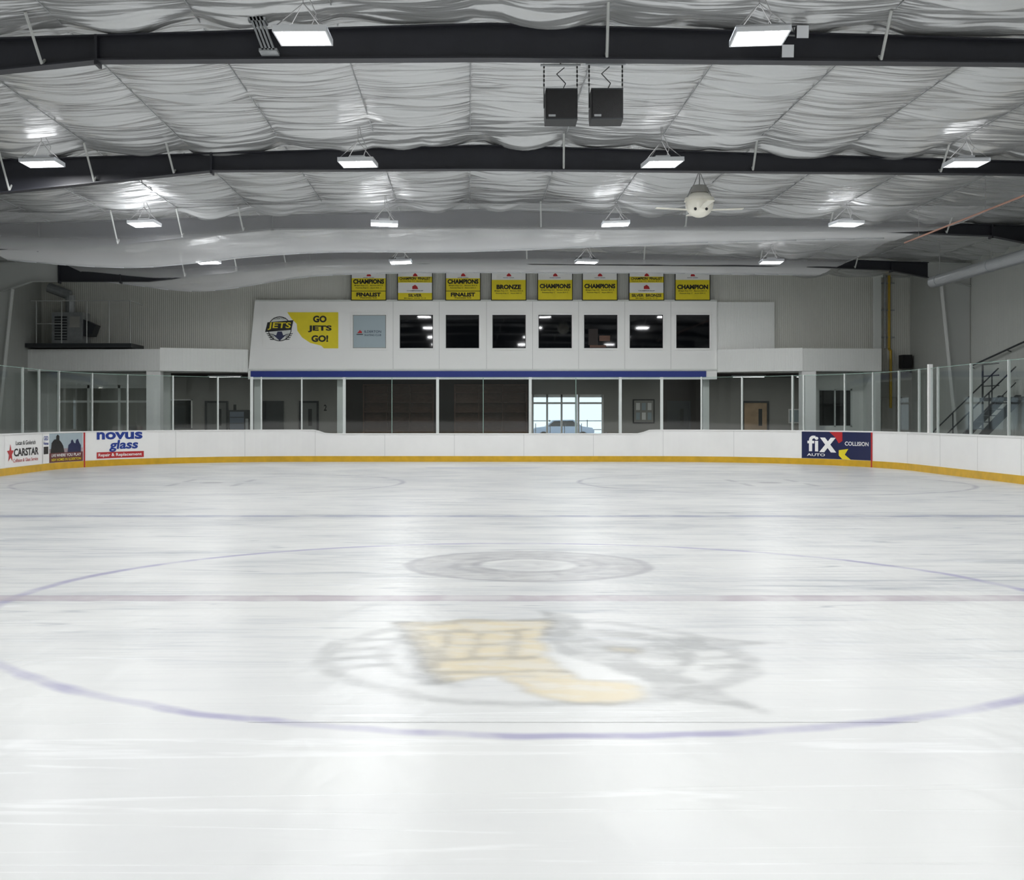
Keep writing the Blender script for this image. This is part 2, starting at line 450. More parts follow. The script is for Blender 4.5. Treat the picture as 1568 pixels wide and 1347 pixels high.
npoly(mb,[(.55,.5),(.62,.80),(.8,.9),(.92,.9),(.93,1.0),(1.02,1.05),(1.12,1.0),(1.12,.88),(1.25,.8),(1.35,.7),(1.42,.5)],'black',.012)
npoly(mb,[(1.6,.5),(1.65,.72),(1.78,.78),(1.8,.86),(1.88,.88),(1.95,.78),(2.02,.76),(2.05,.86),(2.15,.9),(2.22,.78),(2.3,.7),(2.3,.5)],'navy',.011)
panel(mb,.45,2.4,.21,.50,'red2',.0105)
mb.textmap('LIVE WHERE YOU PLAY',onb(.016),1.45,.42,1.7,.09,'white',.015)
mb.textmap('NEW HOMES IN ILDERTON',onb(.016),1.45,.29,1.7,.08,'yellow',.015)
mb.build('board_advertisement')
mb=MB(); panel(mb,2.55,5.55,.21,1.10,'white')
mb.textmap('novus',onb(.014),4.0,.97,1.9,.24,'pblue',.035)
mb.textmap('glass',onb(.014),4.2,.64,1.15,.38,'pblue',.03,.2)
panel(mb,3.05,5.0,.25,.45,'red',.012)
mb.textmap('Repair & Replacement',onb(.016),4.02,.345,1.8,.13,'white',.02)
mb.build('board_advertisement')
mb=MB(); panel(mb,28.15,31.0,.21,1.10,'navy')
npoly(mb,[(29.2,1.1),(29.75,1.1),(29.75,.8),(29.6,.72),(29.45,.92)],'red',.010)
npoly(mb,[(29.6,.5),(30.0,.55),(29.85,.36),(30.1,.21),(29.75,.21),(29.6,.33)],'yellow',.010)
mb.textmap('fi',onb(.014),28.58,.70,.42,.52,'white',.02)
npoly(mb,[(28.85,.9),(29.05,.9),(29.50,.42),(29.28,.42)],'white',.013)
npoly(mb,[(29.48,.9),(29.28,.9),(28.82,.42),(29.02,.42)],'white',.0135)
mb.textmap('AUTO',onb(.014),28.7,.33,.7,.09,'white',.02)
mb.textmap('COLLISION',onb(.014),30.38,.72,1.05,.13,'white',.015)
mb.build('board_advertisement')

# ---------------------------------------------------------------- hall shell
mb=MB(); mb.box(XL-.3,XL,YB,50,FZ,8,'walls'); mb.build('wall_left')
mb=MB(); mb.box(XR,XR+.3,YB,50,FZ,8,'walls'); mb.build('wall_right')
mb=MB(); mb.box(XL-.3,XR+.3,YB-.3,YB,FZ,8,'walls'); mb.build('wall_rear')
mb=MB(); mb.box(XL,XR,YE,YE+.25,3.2,8,'wallg'); 
mb.build('wall_end')
FR=[39.3,31.8,24.3,16.8,9.3,1.8,-5.7,-13.2]
def roofz(X): return 7.05-.03*abs(X-.3)
# ceiling membrane
xs=[XL-.1+i*.125 for i in range(int((XR-XL+.2)/.125)+2)]
ys=[YB-.1+i*1.0 for i in range(35)]
yy=13.0
while yy<YE+.1: ys.append(yy); yy+=.05
ys.append(YE+.15)
vs=[]
for Y in ys:
    for X in xs:
        u=((X-.05)/1.9)%1.0; k=math.floor((X-.05)/1.9)
        env=math.sin(math.pi*u)
        dz=-.07*env**.7
        if Y>12:
            dn=min(abs(Y-f) for f in FR)
            a=mn.noise(Vector((X*.22+k*.6,Y*2.2,k*.37))); b=mn.noise(Vector((X*.35+k*1.3,Y*5.0,1.3))); c=mn.noise(Vector((X*.8+k,Y*10.,7.3)))
            pf=.6+.8*abs(mn.noise(Vector((X*.3,Y*.3,2.2))))*2
            w=(.5-abs(a)*2)*.10*pf+(.4-abs(b)*2)*.055*pf+c*.014
            w+=mn.noise(Vector((X*.25,Y*.8,5+k*.2)))*.11
            w*=(.3+.7*env)
            dz+=w
            dr=math.exp(-(dn/.55)**2)
            d2=mn.noise(Vector((X*.7,Y*.1,9)))
            dz-=dr*(.03+.24*abs(d2)+.05*math.sin(X*1.65)**2+.09*mn.noise(Vector((X*1.2,Y*5,4))))
        vs.append((X,Y,roofz(X)+.22+dz))
nx=len(xs); fs=[]
for j in range(len(ys)-1):
    for i in range(nx-1):
        a=j*nx+i; fs.append((a,a+nx,a+nx+1,a+1))
M['vinyl']=mat('roof_insulation_vinyl',C(204,205,205),.27,.55,bump=.9,bscale=2.2,stretch=(.35,4,1),bdist=.06)
mb=MB(); mb.add(vs,fs,'vinyl'); mb.build('ceiling',smooth=True)
mb=MB()
k=-8
M['tape']=mat('seam_tape',C(150,152,153),.5)
while k<9:
    X=.05+k*1.9
    if XL<X<XR:
        z=roofz(X)+.19
        for Y in range(13,44): mb.box(X-.008,X+.008,Y,Y+1,z-.012,z+.0,'tape')
    k+=1
mb.build('ceiling_seams')
# roof frames
def botz(X):
    if X<-14.2: return 5.98-.35*(-14.2-X)
    if X<-10.4: return 5.98
    if X<-5.15: return 6.53-.105*(-5.15-X)
    if X<0.3: return 6.53+.03*(X+5.15)/5.45
    if X<11: return 6.56-.10*(X-.3)/10.7
    if X<13.8: return 6.46-.12*(X-11)/2.8
    return 6.34-.2*(X-13.8)
for D in FR:
    mb=MB(); X=[XL+.02,-14.9,-14.2,-13.3,-12,-10.4,-9,-7,-5.15,-3,.3,4,8,11,13.8,15,XR-.02]
    for a,b in zip(X,X[1:]):
        kk='colm' if b<=-13.3 or a>=15 else 'beam'
        ta,tb,ba,bb=roofz(a),roofz(b),botz(a),botz(b)
        mb.prism_y([(a,ba),(b,bb),(b,tb),(a,ta)],D-.006,D+.006,kk)
        for w,z0a,z0b,s in((.11,ba,bb,1),(.11,ta,tb,-1)):
            mb.prism_y([(a,z0a),(b,z0b),(b,z0b+.022*s),(a,z0a+.022*s)],D-w,D+w,kk)
    for xx in(-5.15,13.8,-11.3,-13.3):
        mb.box(xx-.02,xx+.02,D-.12,D+.12,botz(xx)-.06,roofz(xx)+.0,'beam')
    mb.prism_y([(XL+.02,FZ),(XL+.35,FZ),(XL+.95,botz(XL+.95)),(XL+.02,botz(XL))],D-.01,D+.01,'colm')
    mb.prism_y([(XL+.35,FZ),(XL+.38,FZ),(XL+.98,botz(XL+.95)),(XL+.95,botz(XL+.95))],D-.12,D+.12,'colm')
    mb.prism_y([(XR-.02,FZ),(XR-.35,FZ),(XR-.95,botz(XR-.95)),(XR-.02,botz(XR))][::-1],D-.01,D+.01,'colm')
    mb.prism_y([(XR-.35,FZ),(XR-.38,FZ),(XR-.98,botz(XR-.95)),(XR-.95,botz(XR-.95))][::-1],D-.12,D+.12,'colm')
    for xx in(-9.2,-7.5,-5.9,1.93,5.73,9.5,12.6):
        mb.cyl((xx,D-.10,botz(xx)+.03),(xx-.04,D-.62,roofz(xx)+.16),.022,'colm',6)
        mb.cyl((xx,D-.10,botz(xx)+.03),(xx+.04,D+.62,roofz(xx)+.16),.022,'colm',6)
    mb.build('roof_beam')

# ---------------------------------------------------------------- netting under roof at the end zone
def lerpk(keys,t):
    if t<=keys[0][0]: return keys[0][1]
    for (a,va),(b,vb) in zip(keys,keys[1:]):
        if t<=b:
            u=(t-a)/(b-a); u=u*u*(3-2*u); return va+(vb-va)*u
    return keys[-1][1]
KZ=[(27.4,6.44),(30,6.34),(33.0,6.12),(35.6,6.50),(38,6.56),(41.1,6.50),(44.4,6.98)]
def netz(X,Y):
    z=lerpk(KZ,Y)
    l=math.exp(-((X+9.2)/3.0)**2)
    amp=.14+.24*math.exp(-((Y-33.0)/2.)**2)+.42*math.exp(-((Y-41.)/2.4)**2)
    z-=l*amp
    if X>0: z+=.040*X*math.exp(-((Y-33.0)/2.2)**2)
    z-=.0007*(X-1)**2
    z+=.035*mn.noise(Vector((X*.4,Y*.8,3)))+.014*mn.noise(Vector((X*1.5,Y*2.,1)))
    return z
xs=[-12.6+i*.2 for i in range(124)]; ys=[27.4+i*.15 for i in range(114)]
vs=[(X,Y,netz(X,Y)) for Y in ys for X in xs]; nx=len(xs)
fs=[(j*nx+i,j*nx+i+1,(j+1)*nx+i+1,(j+1)*nx+i) for j in range(len(ys)-1) for i in range(nx-1)]
mb=MB(); mb.add(vs,fs,'net')
mb.path([(X,27.4,netz(X,27.4)) for X in xs[::4]],.006,'wire',5)
mb.path([(X,33.0,netz(X,33.0)-.01) for X in xs[::4]],.014,'lamphouse',5)
mb.path([(X,41.1,netz(X,41.1)-.01) for X in xs[::4]],.014,'lamphouse',5)
for X in(xs[0],xs[-1]): mb.path([(X,Y,netz(X,Y)) for Y in ys[::4]],.014,'wire',5)
mb.build('overhead_safety_netting',smooth=True)

# ---------------------------------------------------------------- high bay lights
mb=MB(); W,Dp=.34,.33
mb.box(-W,W,-Dp,-Dp+.03,-.03,.05,'lamphouse'); mb.box(-W,W,Dp-.03,Dp,-.03,.05,'lamphouse')
mb.box(-W,-W+.02,-Dp,Dp,-.03,.05,'lamphouse'); mb.box(W-.02,W,-Dp,Dp,-.03,.05,'lamphouse')
mb.box(-W,W,-Dp,Dp,.03,.05,'lamphouse')
for i in range(6):
    c=-W+.06+i*(2*W-.12)/5; mb.box(c-.045,c+.045,-Dp+.03,Dp-.03,-.015,.03,'led')
mb.box(-.14,.14,-.08,.08,.05,.13,'lamphouse')
for sx_ in(-1,1):
    for sy in(-1,1): mb.cyl((sx_*.30,sy*.28,.05),(0,0,.42),.006,'wire',5)
mb.cyl((0,0,.42),(0,0,.76),.006,'wire',5)
mb.path([(.1,.02,.13),(.16,.05,.3),(.05,.04,.55),(.02,.0,.76)],.007,'wire',5)
mb.box(-.06,.06,-.04,.04,.74,.80,'galv')
proto=mb.build('fixture_body'); lampme=proto.data; bpy.data.objects.remove(proto)
ld=bpy.data.lights.new('led_panel','AREA'); ld.shape='RECTANGLE'; ld.size=.62; ld.size_y=.6; ld.energy=132; ld.color=(.985,.992,1)
lu=bpy.data.lights.new('added_uplight','AREA'); lu.shape='RECTANGLE'; lu.size=.6; lu.size_y=.5; lu.energy=2.2; lu.color=(.985,.992,1)  # added upward lamp to brighten the ceiling above the nearer fixtures in view
rows=[37.9,30.4,23.1,15.4,7.8,.2,-7.4,-15]
for ri,D in enumerate(rows):
    for X in(-8.15,-2.1,3.73,9.55):
        e=bpy.data.objects.new('high_bay_light',None); COL.objects.link(e)
        e.location=(X,D,6.45); 
        e.rotation_euler=(random.uniform(-.03,.03),random.uniform(-.04,.04),random.uniform(-.12,.12))
        b=bpy.data.objects.new('fixture_body',lampme); COL.objects.link(b); b.parent=e
        l=bpy.data.objects.new('led_panel_lamp',ld); COL.objects.link(l); l.parent=e; l.location=(0,0,-.035)
        if D>14:
            l=bpy.data.objects.new('added_uplight_lamp',lu); COL.objects.link(l); l.parent=e; l.location=(0,0,.14); l.rotation_euler=(math.pi,0,0)

# ---------------------------------------------------------------- viewing gallery
G=44.5
mb=MB()
mb.prism_y([(-8.1,3.2),(9.2,3.2),(9.2,5.87),(-7.85,5.87)],G,YE,'white')
mb.box(9.2,11.35,G+.08,YE,4.0,5.82,'wallw')
mb.box(-8.15,9.22,G-.03,G,3.28,3.34,'offw')
mb.box(-8.0,8.8,G-.05,G,3.04,3.26,'blue')
mb.box(-8.1,9.2,G-.02,G+.3,2.96,3.2,'white')
for X in(-3.55,-1.85,-.1,1.6,3.3,5.0,6.7): mb.box(X+.8-.006,X+.8+.006,G-.005,G,3.3,5.87,'seam')
mb.box(-7.85,9.2,G-.04,YE,5.83,5.89,'offw')
mb.build('viewing_gallery')
wx=[-3.62,-1.89,-.19,1.53,3.23,4.91,6.59,8.31]
for i,X in enumerate(wx):
    mb=MB(); zc=4.72; w=.615; h=.615
    for a,b,c,d in((X-w-.06,X-w,zc-h-.06,zc+h+.06),(X+w,X+w+.06,zc-h-.06,zc+h+.06),(X-w,X+w,zc+h,zc+h+.06),(X-w,X+w,zc-h-.06,zc-h)):
        mb.box(a,b,G-.04,G,c,d,'white')
    mb.box(X-w,X+w,G-.012,G-.002,zc-h,zc+h,'wing' if i else 'poster')
    for a,b,c,d in((X-w,X-w+.025,zc-h,zc+h),(X+w-.025,X+w,zc-h,zc+h),(X-w,X+w,zc+h-.025,zc+h),(X-w,X+w,zc-h,zc-h+.025)):
        mb.box(a,b,G-.025,G-.01,c,d,'black' if i else 'lgrey')
    if i==0:
        mb.text('ILDERTON',X+.12,zc-.0,G-.016,.62,.085,'navy',.01); mb.text('SKATING CLUB',X+.12,zc-.13,G-.016,.62,.065,'navy',.01)
        mb.quad([(X-.46,G-.016,zc-.06),(X-.28,G-.016,zc-.06),(X-.28,G-.016,zc+.0),(X-.36,G-.016,zc+.06),(X-.40,G-.016,zc)],'red')
        mb.quad([(X-.48,G-.017,zc-.12),(X-.24,G-.017,zc-.12),(X-.24,G-.017,zc-.09),(X-.48,G-.017,zc-.09)],'black')
    if i==5:
        mb.box(X-.45,X-.1,G-.014,G-.011,zc-.5,zc+.1,'dgrey'); mb.box(X-.05,X+.35,G-.014,G-.011,zc-.35,zc-.15,'brown')
        mb.box(X-.4,X+.2,G-.014,G-.011,zc-.6,zc-.5,'brown')
    mb.build('window_%d'%(i+1))
# team sign
mb=MB(); sx0,sx1,sz0,sz1=-7.55,-4.77,4.10,5.43
mb.box(sx0,sx1,G-.03,G,sz0,sz1,'white')
yq=G-.034
mb.quad([(x,yq,z) for x,z in[(sx1,sz0),(sx1,sz1),(-6.65,sz1),(-6.5,5.2),(-6.3,5.0),(-6.28,4.75),(-6.1,4.5),(-5.8,4.3),(-5.4,4.2),(-5.3,sz0)]][::-1],'yellow')
for i,(t,w) in enumerate((('GO',.5),('JETS',.88),('GO!',.62))): mb.text(t,-5.45,5.18-i*.36,G-.04,w,.25,'black',.045)
def disc(mb,cx,cz,rx,rz,y,k,n=28): mb.quad([(cx+rx*math.cos(2*math.pi*i/n),y,cz+rz*math.sin(2*math.pi*i/n)) for i in range(n)],k)
disc(mb,-6.93,4.82,.44,.46,yq-.002,'black'); disc(mb,-6.93,4.82,.41,.43,yq-.004,'offw')
mb.quad([(-7.2,yq-.006,4.62),(-6.93,yq-.006,4.38),(-6.66,yq-.006,4.62),(-6.8,yq-.006,4.58),(-6.85,yq-.006,4.72),(-7.01,yq-.006,4.72),(-7.06,yq-.006,4.58)],'navy')
mb.prism_y([(-7.47,4.70),(-6.5,4.78),(-6.42,5.14),(-7.38,5.06)],yq-.009,yq-.007,'black')
mb.text('JETS',-6.94,4.92,yq-.012,.84,.28,'yellow',.02,.15)
mb.text('ILDERTON',-6.93,5.20,yq-.008,.45,.06,'black',.01)
for i in range(4): mb.quad([(-7.42+i*.04,yq-.006,4.66-i*.07),(-7.15,yq-.006,4.62-i*.06),(-7.15,yq-.006,4.59-i*.06),(-7.40+i*.04,yq-.006,4.63-i*.07)],'black')
for i in range(4): mb.quad([(-6.44-i*.04,yq-.006,4.66-i*.07),(-6.71,yq-.006,4.62-i*.06),(-6.71,yq-.006,4.59-i*.06),(-6.46-i*.04,yq-.006,4.63-i*.07)],'black')
mb.build('team_sign')
# championship banners
bpx=[564.5,635.5,709,779,850,918.5,990,1060.5]
kinds=[('CHAMPIONS','FINALIST'),('CH2','SILVER'),('CHAMPIONS','FINALIST'),('BRONZE',None),('CHAMPIONS',None),('CHAMPIONS',None),('CH2','SILVER2'),('CHAMPION',None)]
for c,(t1,t2) in zip(bpx,kinds):
    mb=MB(); B=44.44; X=(c-716)/1846*B; w=.655; zb,zt=5.86,7.02
    mb.box(X-w,X+w,B,B+.01,zb,zt,'black')
    mb.box(X-w+.03,X+w-.03,B-.004,B,zb+.03,zt-.03,'white')
    f=B-.008; g=B-.012
    def yq_(a,b): mb.box(X-w+.03,X+w-.03,f,B,a,b,'yellow')
    mb.quad([(X-.08,g,zt-.27),(X+.10,g,zt-.27),(X+.06,g,zt-.19),(X,g,zt-.15),(X-.06,g,zt-.2)],'red')
    mb.text('HOCKEY CANADA',X,zt-.32,g,.4,.035,'navy',.01)
    if t1=='CH2':
        yq_(zb+.66,zb+.88); yq_(zb+.03,zb+.28)
        mb.text('CHAMPION  FINALIST',X,zb+.81,g,1.15,.10,'black',.035); mb.text('Novice Rep CC  Bantam B/A C',X,zb+.71,g,1.1,.05,'black',.01)
        mb.quad([(X-.1,g,zb+.42),(X+.12,g,zb+.42),(X+.08,g,zb+.52),(X,g,zb+.58),(X-.1,g,zb+.52)],'red'); mb.text('CHAMPIONSHIP',X,zb+.36,g,.6,.04,'navy',.01)
        mb.text('SILVER' if t2=='SILVER' else 'SILVER  BRONZE',X,zb+.19,g,.5 if t2=='SILVER' else 1.1,.11,'black',.035)
        mb.text('Midget Girls C-2',X,zb+.08,g,.8,.05,'black',.01)
    else:
        top=zb+.76 if t2 is None else zb+.82
        yq_(zb+.03,top)
        if t2: mb.box(X-w+.03,X+w-.03,f-.002,f,zb+.34,zb+.36,'black')
        hz=zb+.70 if t2 else zb+.53
        if t1 in('BRONZE','CHAMPION'): hz=zb+.5
        mb.text(t1,X,hz,g-.002,1.14 if 'CH' in t1 else .9,.17,'black',.05)
        mb.text('Midget Rep CC   Bantam B/A A',X,hz-.15,g-.002,1.05,.055,'black',.01); mb.text('Peewee Rep C   Atom B/A C',X,hz-.24,g-.002,.95,.055,'black',.01)
        if t2: mb.text(t2,X,zb+.22,g-.002,.9,.15,'black',.05); mb.text('Peewee C2',X,zb+.10,g-.002,.6,.055,'black',.01)
    mb.build('championship_banner')

# ---------------------------------------------------------------- side canopies
mb=MB()
mb.hexa([(-11.0,43.1),(-8.1,44.35),(-8.1,YE),(-11.0,YE)],3.22,4.05,'wallw')
mb.hexa([(XL,43.3),(-11.0,43.1),(-11.0,YE),(XL,YE)],3.22,4.0,'wallw')
mb.box(-11.5,-11.0,43.15,43.6,FZ,3.22,'white')
mb.build('entrance_canopy')
mb=MB()
mb.hexa([(9.2,44.35),(12.0,43.2),(12.0,YE),(9.2,YE)],3.22,4.05,'wallw')
mb.hexa([(12.0,43.2),(14.9,43.4),(14.9,YE),(12.0,YE)],3.22,4.03,'wallw')
mb.box(12.0,12.5,43.25,43.7,FZ,3.22,'white')
mb.box(14.6,14.9,43.5,44.5,FZ,3.22,'offw')
mb.build('entrance_canopy')

# ---------------------------------------------------------------- lobby
LB=50.0
mb=MB()
ox0,ox1,ozt=2.65,5.65,2.5
mb.box(XL,ox0,LB,LB+.2,FZ,3.4,'lgrey'); mb.box(ox1,XR,LB,LB+.2,FZ,3.4,'lgrey'); mb.box(ox0,ox1,LB,LB+.2,ozt,3.4,'lgrey')
mb.box(-5.1,2.6,LB-.05,LB,FZ,3.3,'dgrey'); mb.box(8.1,9.7,LB-.05,LB,FZ,3.3,'dgrey')
mb.build('wall_lobby_back')
mb=MB(); mb.box(XL,XR,YE+.25,LB+.2,3.2,3.4,'dgrey'); mb.build('ceiling_lobby')
mb=MB()
mb.box(-15.8,-15.2,44.5,44.7,FZ,3.2,'offw')
mb.box(-11.7,-11.0,44.5,44.7,FZ,3.2,'offw')
mb.box(-15.2,-11.7,44.5,44.7,2.75,3.2,'offw')
mb.build('wall_left_entrance')
def glazed_door(name,xa,xb,D,zt,n,fr='white',gl='wing'):
    mb=MB()
    w=(xb-xa)/n
    for i in range(n+1): mb.box(xa+i*w-.04,xa+i*w+.04,D-.05,D+.05,FZ,zt,fr)
    mb.box(xa,xb,D-.05,D+.05,zt-.12,zt,fr); mb.box(xa,xb,D-.05,D+.05,FZ,FZ+.15,fr); mb.box(xa,xb,D-.04,D+.04,2.1,2.18,fr)
    for i in range(n):
        mb.quad([(xa+i*w,D,FZ),(xa+i*w+w,D,FZ),(xa+i*w+w,D,zt),(xa+i*w,D,zt)],gl)
        mb.cyl((xa+i*w+.12,D-.09,.9),(xa+i*w+.12,D-.09,1.3),.015,'galv')
    return mb.build(name)
glazed_door('door_1',-15.15,-11.75,44.6,2.75,3,'offw','glass')
glazed_door('door_2',2.7,4.5,LB+.05,2.5,3,'white','glass')
glazed_door('door_3',4.6,5.6,LB+.05,2.5,1,'white','glass')
def sdoor(name,xa,xb,k='door',D=LB,win=True,num=None,zt=2.15):
    mb=MB()
    mb.box(xa-.08,xa,D-.1,D,FZ,zt+.08,'dsteel'); mb.box(xb,xb+.08,D-.1,D,FZ,zt+.08,'dsteel'); mb.box(xa,xb,D-.1,D,zt,zt+.08,'dsteel')
    mb.box(xa,xb,D-.06,D,FZ,zt,k)
    if win: mb.box(xb-.35,xb-.2,D-.075,D-.06,1.2,1.9,'black')
    mb.cyl((xa+.1,D-.12,1.0),(xa+.22,D-.12,1.0),.015,'galv'); mb.cyl((xa+.1,D-.12,1.0),(xa+.1,D-.05,1.0),.012,'galv')
    if num: mb.text(num,xb+.35,1.95,D-.02,.12,.26,'black',.03)
    return mb.build(name)
sdoor('door_4',-10.8,-10.0,num='1'); sdoor('door_5',-6.9,-6.25,num='2')
sdoor('door_6',-8.4,-7.7,'dsteel',win=False)
sdoor('door_7',8.35,9.15,'dsteel'); 
sdoor('door_8',11.45,12.4,'tan'); sdoor('door_9',15.2,16.0,'dsteel')
mb=MB()
mb.box(-11.45+.0,-11.4,LB-.1,LB,1.1,2.3,'white'); mb.box(-12.8,-12.75,LB-.1,LB,1.1,2.3,'white'); mb.box(-12.8,-11.4,LB-.1,LB,2.25,2.3,'white')
mb.box(-12.75,-11.45,LB-.04,LB,1.1,2.25,'wing')
mb.build('window_9')
for xa,xb in((-4.3,-1.4),(-.55,2.45)):
    mb=MB(); mb.box(xa,xb,LB-.14,LB-.1,0,2.9,'brown')
    for z in[.02,.5,.95,1.35,1.75,2.15,2.55,2.86]: mb.box(xa,xb,LB-.5,LB-.14,z,z+.05,'brown')
    n=3
    for i in range(n+1):
        X=xa+(xb-xa-.05)*i/n; mb.box(X,X+.05,LB-.5,LB-.14,FZ,2.91,'brown')
    mb.build('wooden_shelving')
mb=MB()
mb.box(-9.75,-8.9,49.2,49.98,FZ+.08,1.85,'dsteel'); mb.box(-9.70,-9.12,49.17,49.2,.45,1.78,'vend')
for i in range(5): mb.box(-9.70,-9.12,49.155,49.17,.55+i*.25,.57+i*.25,'dsteel')
mb.box(-9.06,-8.95,49.17,49.2,1.0,1.5,'galv'); mb.box(-9.65,-9.15,49.16,49.2,.18,.34,'black')
for a in(-9.7,-8.95): mb.box(a-.04,a+.04,49.3,49.9,FZ,FZ+.08,'black')
mb.build('vending_machine')
mb=MB()
mb.cyl((6.4,47.6,.70),(6.4,47.6,.74),.5,'tan',24); mb.cyl((6.4,47.6,FZ),(6.4,47.6,.70),.04,'dsteel',10); mb.cyl((6.4,47.6,FZ),(6.4,47.6,FZ+.03),.28,'dsteel',20)
mb.build('round_table')
for cx_,cy_,f in((5.7,47.5,1),(7.1,47.7,-1)):
    mb=MB(); mb.box(cx_-.21,cx_+.21,cy_-.21,cy_+.21,.42,.46,'navy')
    mb.box(cx_-.21*f-.02,cx_-.21*f+.02,cy_-.2,cy_+.2,.62,.95,'navy')
    for a in(-.18,.18):
        for b in(-.18,.18): mb.cyl((cx_+a,cy_+b,FZ),(cx_+a,cy_+b,.42 if a*f>0 else .9),.013,'galv',6)
    mb.build('lobby_chair')
mb=MB(); mb.box(6.85,7.75,LB-.04,LB,1.3,2.3,'black'); mb.box(6.9,7.7,LB-.05,LB-.04,1.35,2.25,'lgrey')
for i in range(3):
    for j in range(2): mb.box(6.98+i*.24,7.14+i*.24,LB-.06,LB-.05,1.45+j*.4,1.75+j*.4,'white' if (i+j)%2 else 'poster')
mb.build('notice_board')
mb=MB(); mb.box(13.3,13.9,LB-.04,LB,1.3,1.9,'white'); mb.box(13.35,13.85,LB-.05,LB-.04,1.35,1.85,'poster'); mb.build('notice_board')
for X in(-7.85,-4.75,8.9):
    mb=MB(); mb.box(X-.12,X+.12,45.0,45.25,FZ,3.2,'offw'); mb.box(X-.16,X+.16,44.96,45.29,FZ,.12,'dgrey'); mb.build('lobby_column')
tl=bpy.data.lights.new('tube','AREA'); tl.shape='RECTANGLE'; tl.size=1.2; tl.size_y=.12; tl.energy=13; tl.color=(1,.96,.9)
for X in(-13.5,-9.5,-5.5,-.5,4.2,7.5,11.0,13.5):
    e=bpy.data.objects.new('lobby_ceiling_light',None); COL.objects.link(e); e.location=(X,47.2,3.16)
    mb=MB(); mb.box(-.65,.65,-.1,.1,-.02,.04,'lamphouse'); mb.box(-.6,.6,-.06,.06,-.035,-.02,'tube'); mb.build('light_body',parent=e)
    l=bpy.data.objects.new('tube_lamp',tl); COL.objects.link(l); l.parent=e; l.location=(0,0,-.05)
mb=MB(); mb.box(12.5,14.6,44.5,44.7,FZ,1.2,'offw'); mb.box(12.5,12.95,44.5,44.7,1.2,3.2,'offw'); mb.box(14.2,14.6,44.5,44.7,1.2,3.2,'offw'); mb.box(12.95,14.2,44.5,44.7,2.6,3.2,'offw')
mb.box(14.6,15.3,44.5,44.7,FZ,3.2,'lgrey');mb.box(16.05,16.4,44.5,44.7,FZ,3.2,'lgrey');mb.box(15.3,16.05,44.5,44.7,2.3,3.2,'lgrey')
mb.build('wall_right_entrance')
mb=MB(); mb.box(12.95,14.2,44.58,44.62,1.2,2.6,'wing')
for X in(12.95,13.55,14.15): mb.box(X,X+.05,44.54,44.66,1.2,2.6,'alu')
mb.box(12.95,14.2,44.54,44.66,1.2,1.25,'alu'); mb.box(12.95,14.2,44.54,44.66,2.55,2.6,'alu')
mb.build('window_10')

# ---------------------------------------------------------------- outdoors seen through entrance
mb=MB(); mb.box(-30,40,50.3,130,-.3,-.1,'snow'); mb.build('ground_snow')
for cx,cy in((6.6,84),(1.2,86)):
    mb=MB()
    prof=[(-2.1,.35),(-2.15,.75),(-1.9,.9),(-1.2,.98),(-.7,1.42),(.7,1.45),(1.3,1.0),(2.0,.9),(2.15,.7),(2.1,.35)]
    mb.prism_y([(cx+a,b-.1) for a,b in prof],cy-.85,cy+.85,'carp')
    mb.prism_y([(cx+a,b-.1) for a,b in[(-1.05,1.0),(-.65,1.36),(.65,1.38),(1.1,1.0)]],cy-.87,cy+.87,'wing')
    for a in(-1.35,1.35):
        for b in(-.88,.70): mb.cyl((cx+a,cy+b,.22),(cx+a,cy+b+.18,.22),.32,'tyre',18)
    mb.build('parked_car')
mb=MB()
for i in range(14): mb.box(-4+i*1.5,-3.94+i*1.5,96,96.06,-.1,1.3,'dsteel')
mb.box(-4,16,96,96.05,1.2,1.26,'dsteel'); mb.box(-4,16,96,96.05,.5,.56,'dsteel'); mb.build('snow_fence')
w=bpy.data.worlds.new('World'); sc.world=w; w.use_nodes=True
w.node_tree.nodes['Background'].inputs[0].default_value=(.80,.89,1,1); w.node_tree.nodes['Background'].inputs[1].default_value=1.5

# ---------------------------------------------------------------- mezzanine HVAC platform, left
mb=MB()
mb.box(XL+.02,-12.0,43.0,YE,4.05,4.2,'dsteel')
for X in(-15.4,-14.5,-13.6,-12.8,-12.05): mb.cyl((X,43.05,4.2),(X,43.05,5.72),.02,'colm')
for z in(5.72,): mb.cyl((-15.6,43.05,z),(-12.05,43.05,z),.02,'colm')
mb.cyl((-12.05,43.05,5.72),(-12.05,YE,5.72),.02,'colm'); mb.cyl((-15.4,43.05,4.9),(-14.5,43.05,4.9),.015,'colm')
mb.build('mezzanine_platform')
mb=MB()
mb.box(-15.0,-13.9,43.5,44.4,4.2,5.35,'galv'); mb.box(-14.9,-14.45,43.48,43.5,4.35,5.2,'dsteel')
for i in range(8): mb.box(-14.9,-14.45,43.46,43.48,4.4+i*.1,4.43+i*.1,'galv')
mb.box(-14.35,-14.0,43.48,43.5,4.8,5.2,'lgrey')
mb.prism_y([(-13.9,4.5),(-13.6,4.5),(-13.45,4.9),(-13.9,5.1)],43.6,44.2,'dsteel')
mb.cyl((-14.5,44,5.35),(-14.5,44,6.0),.18,'galv',14); mb.cyl((-14.5,44,6.0),(-15.3,44,6.3),.18,'galv',14)
mb.build('ventilation_unit')
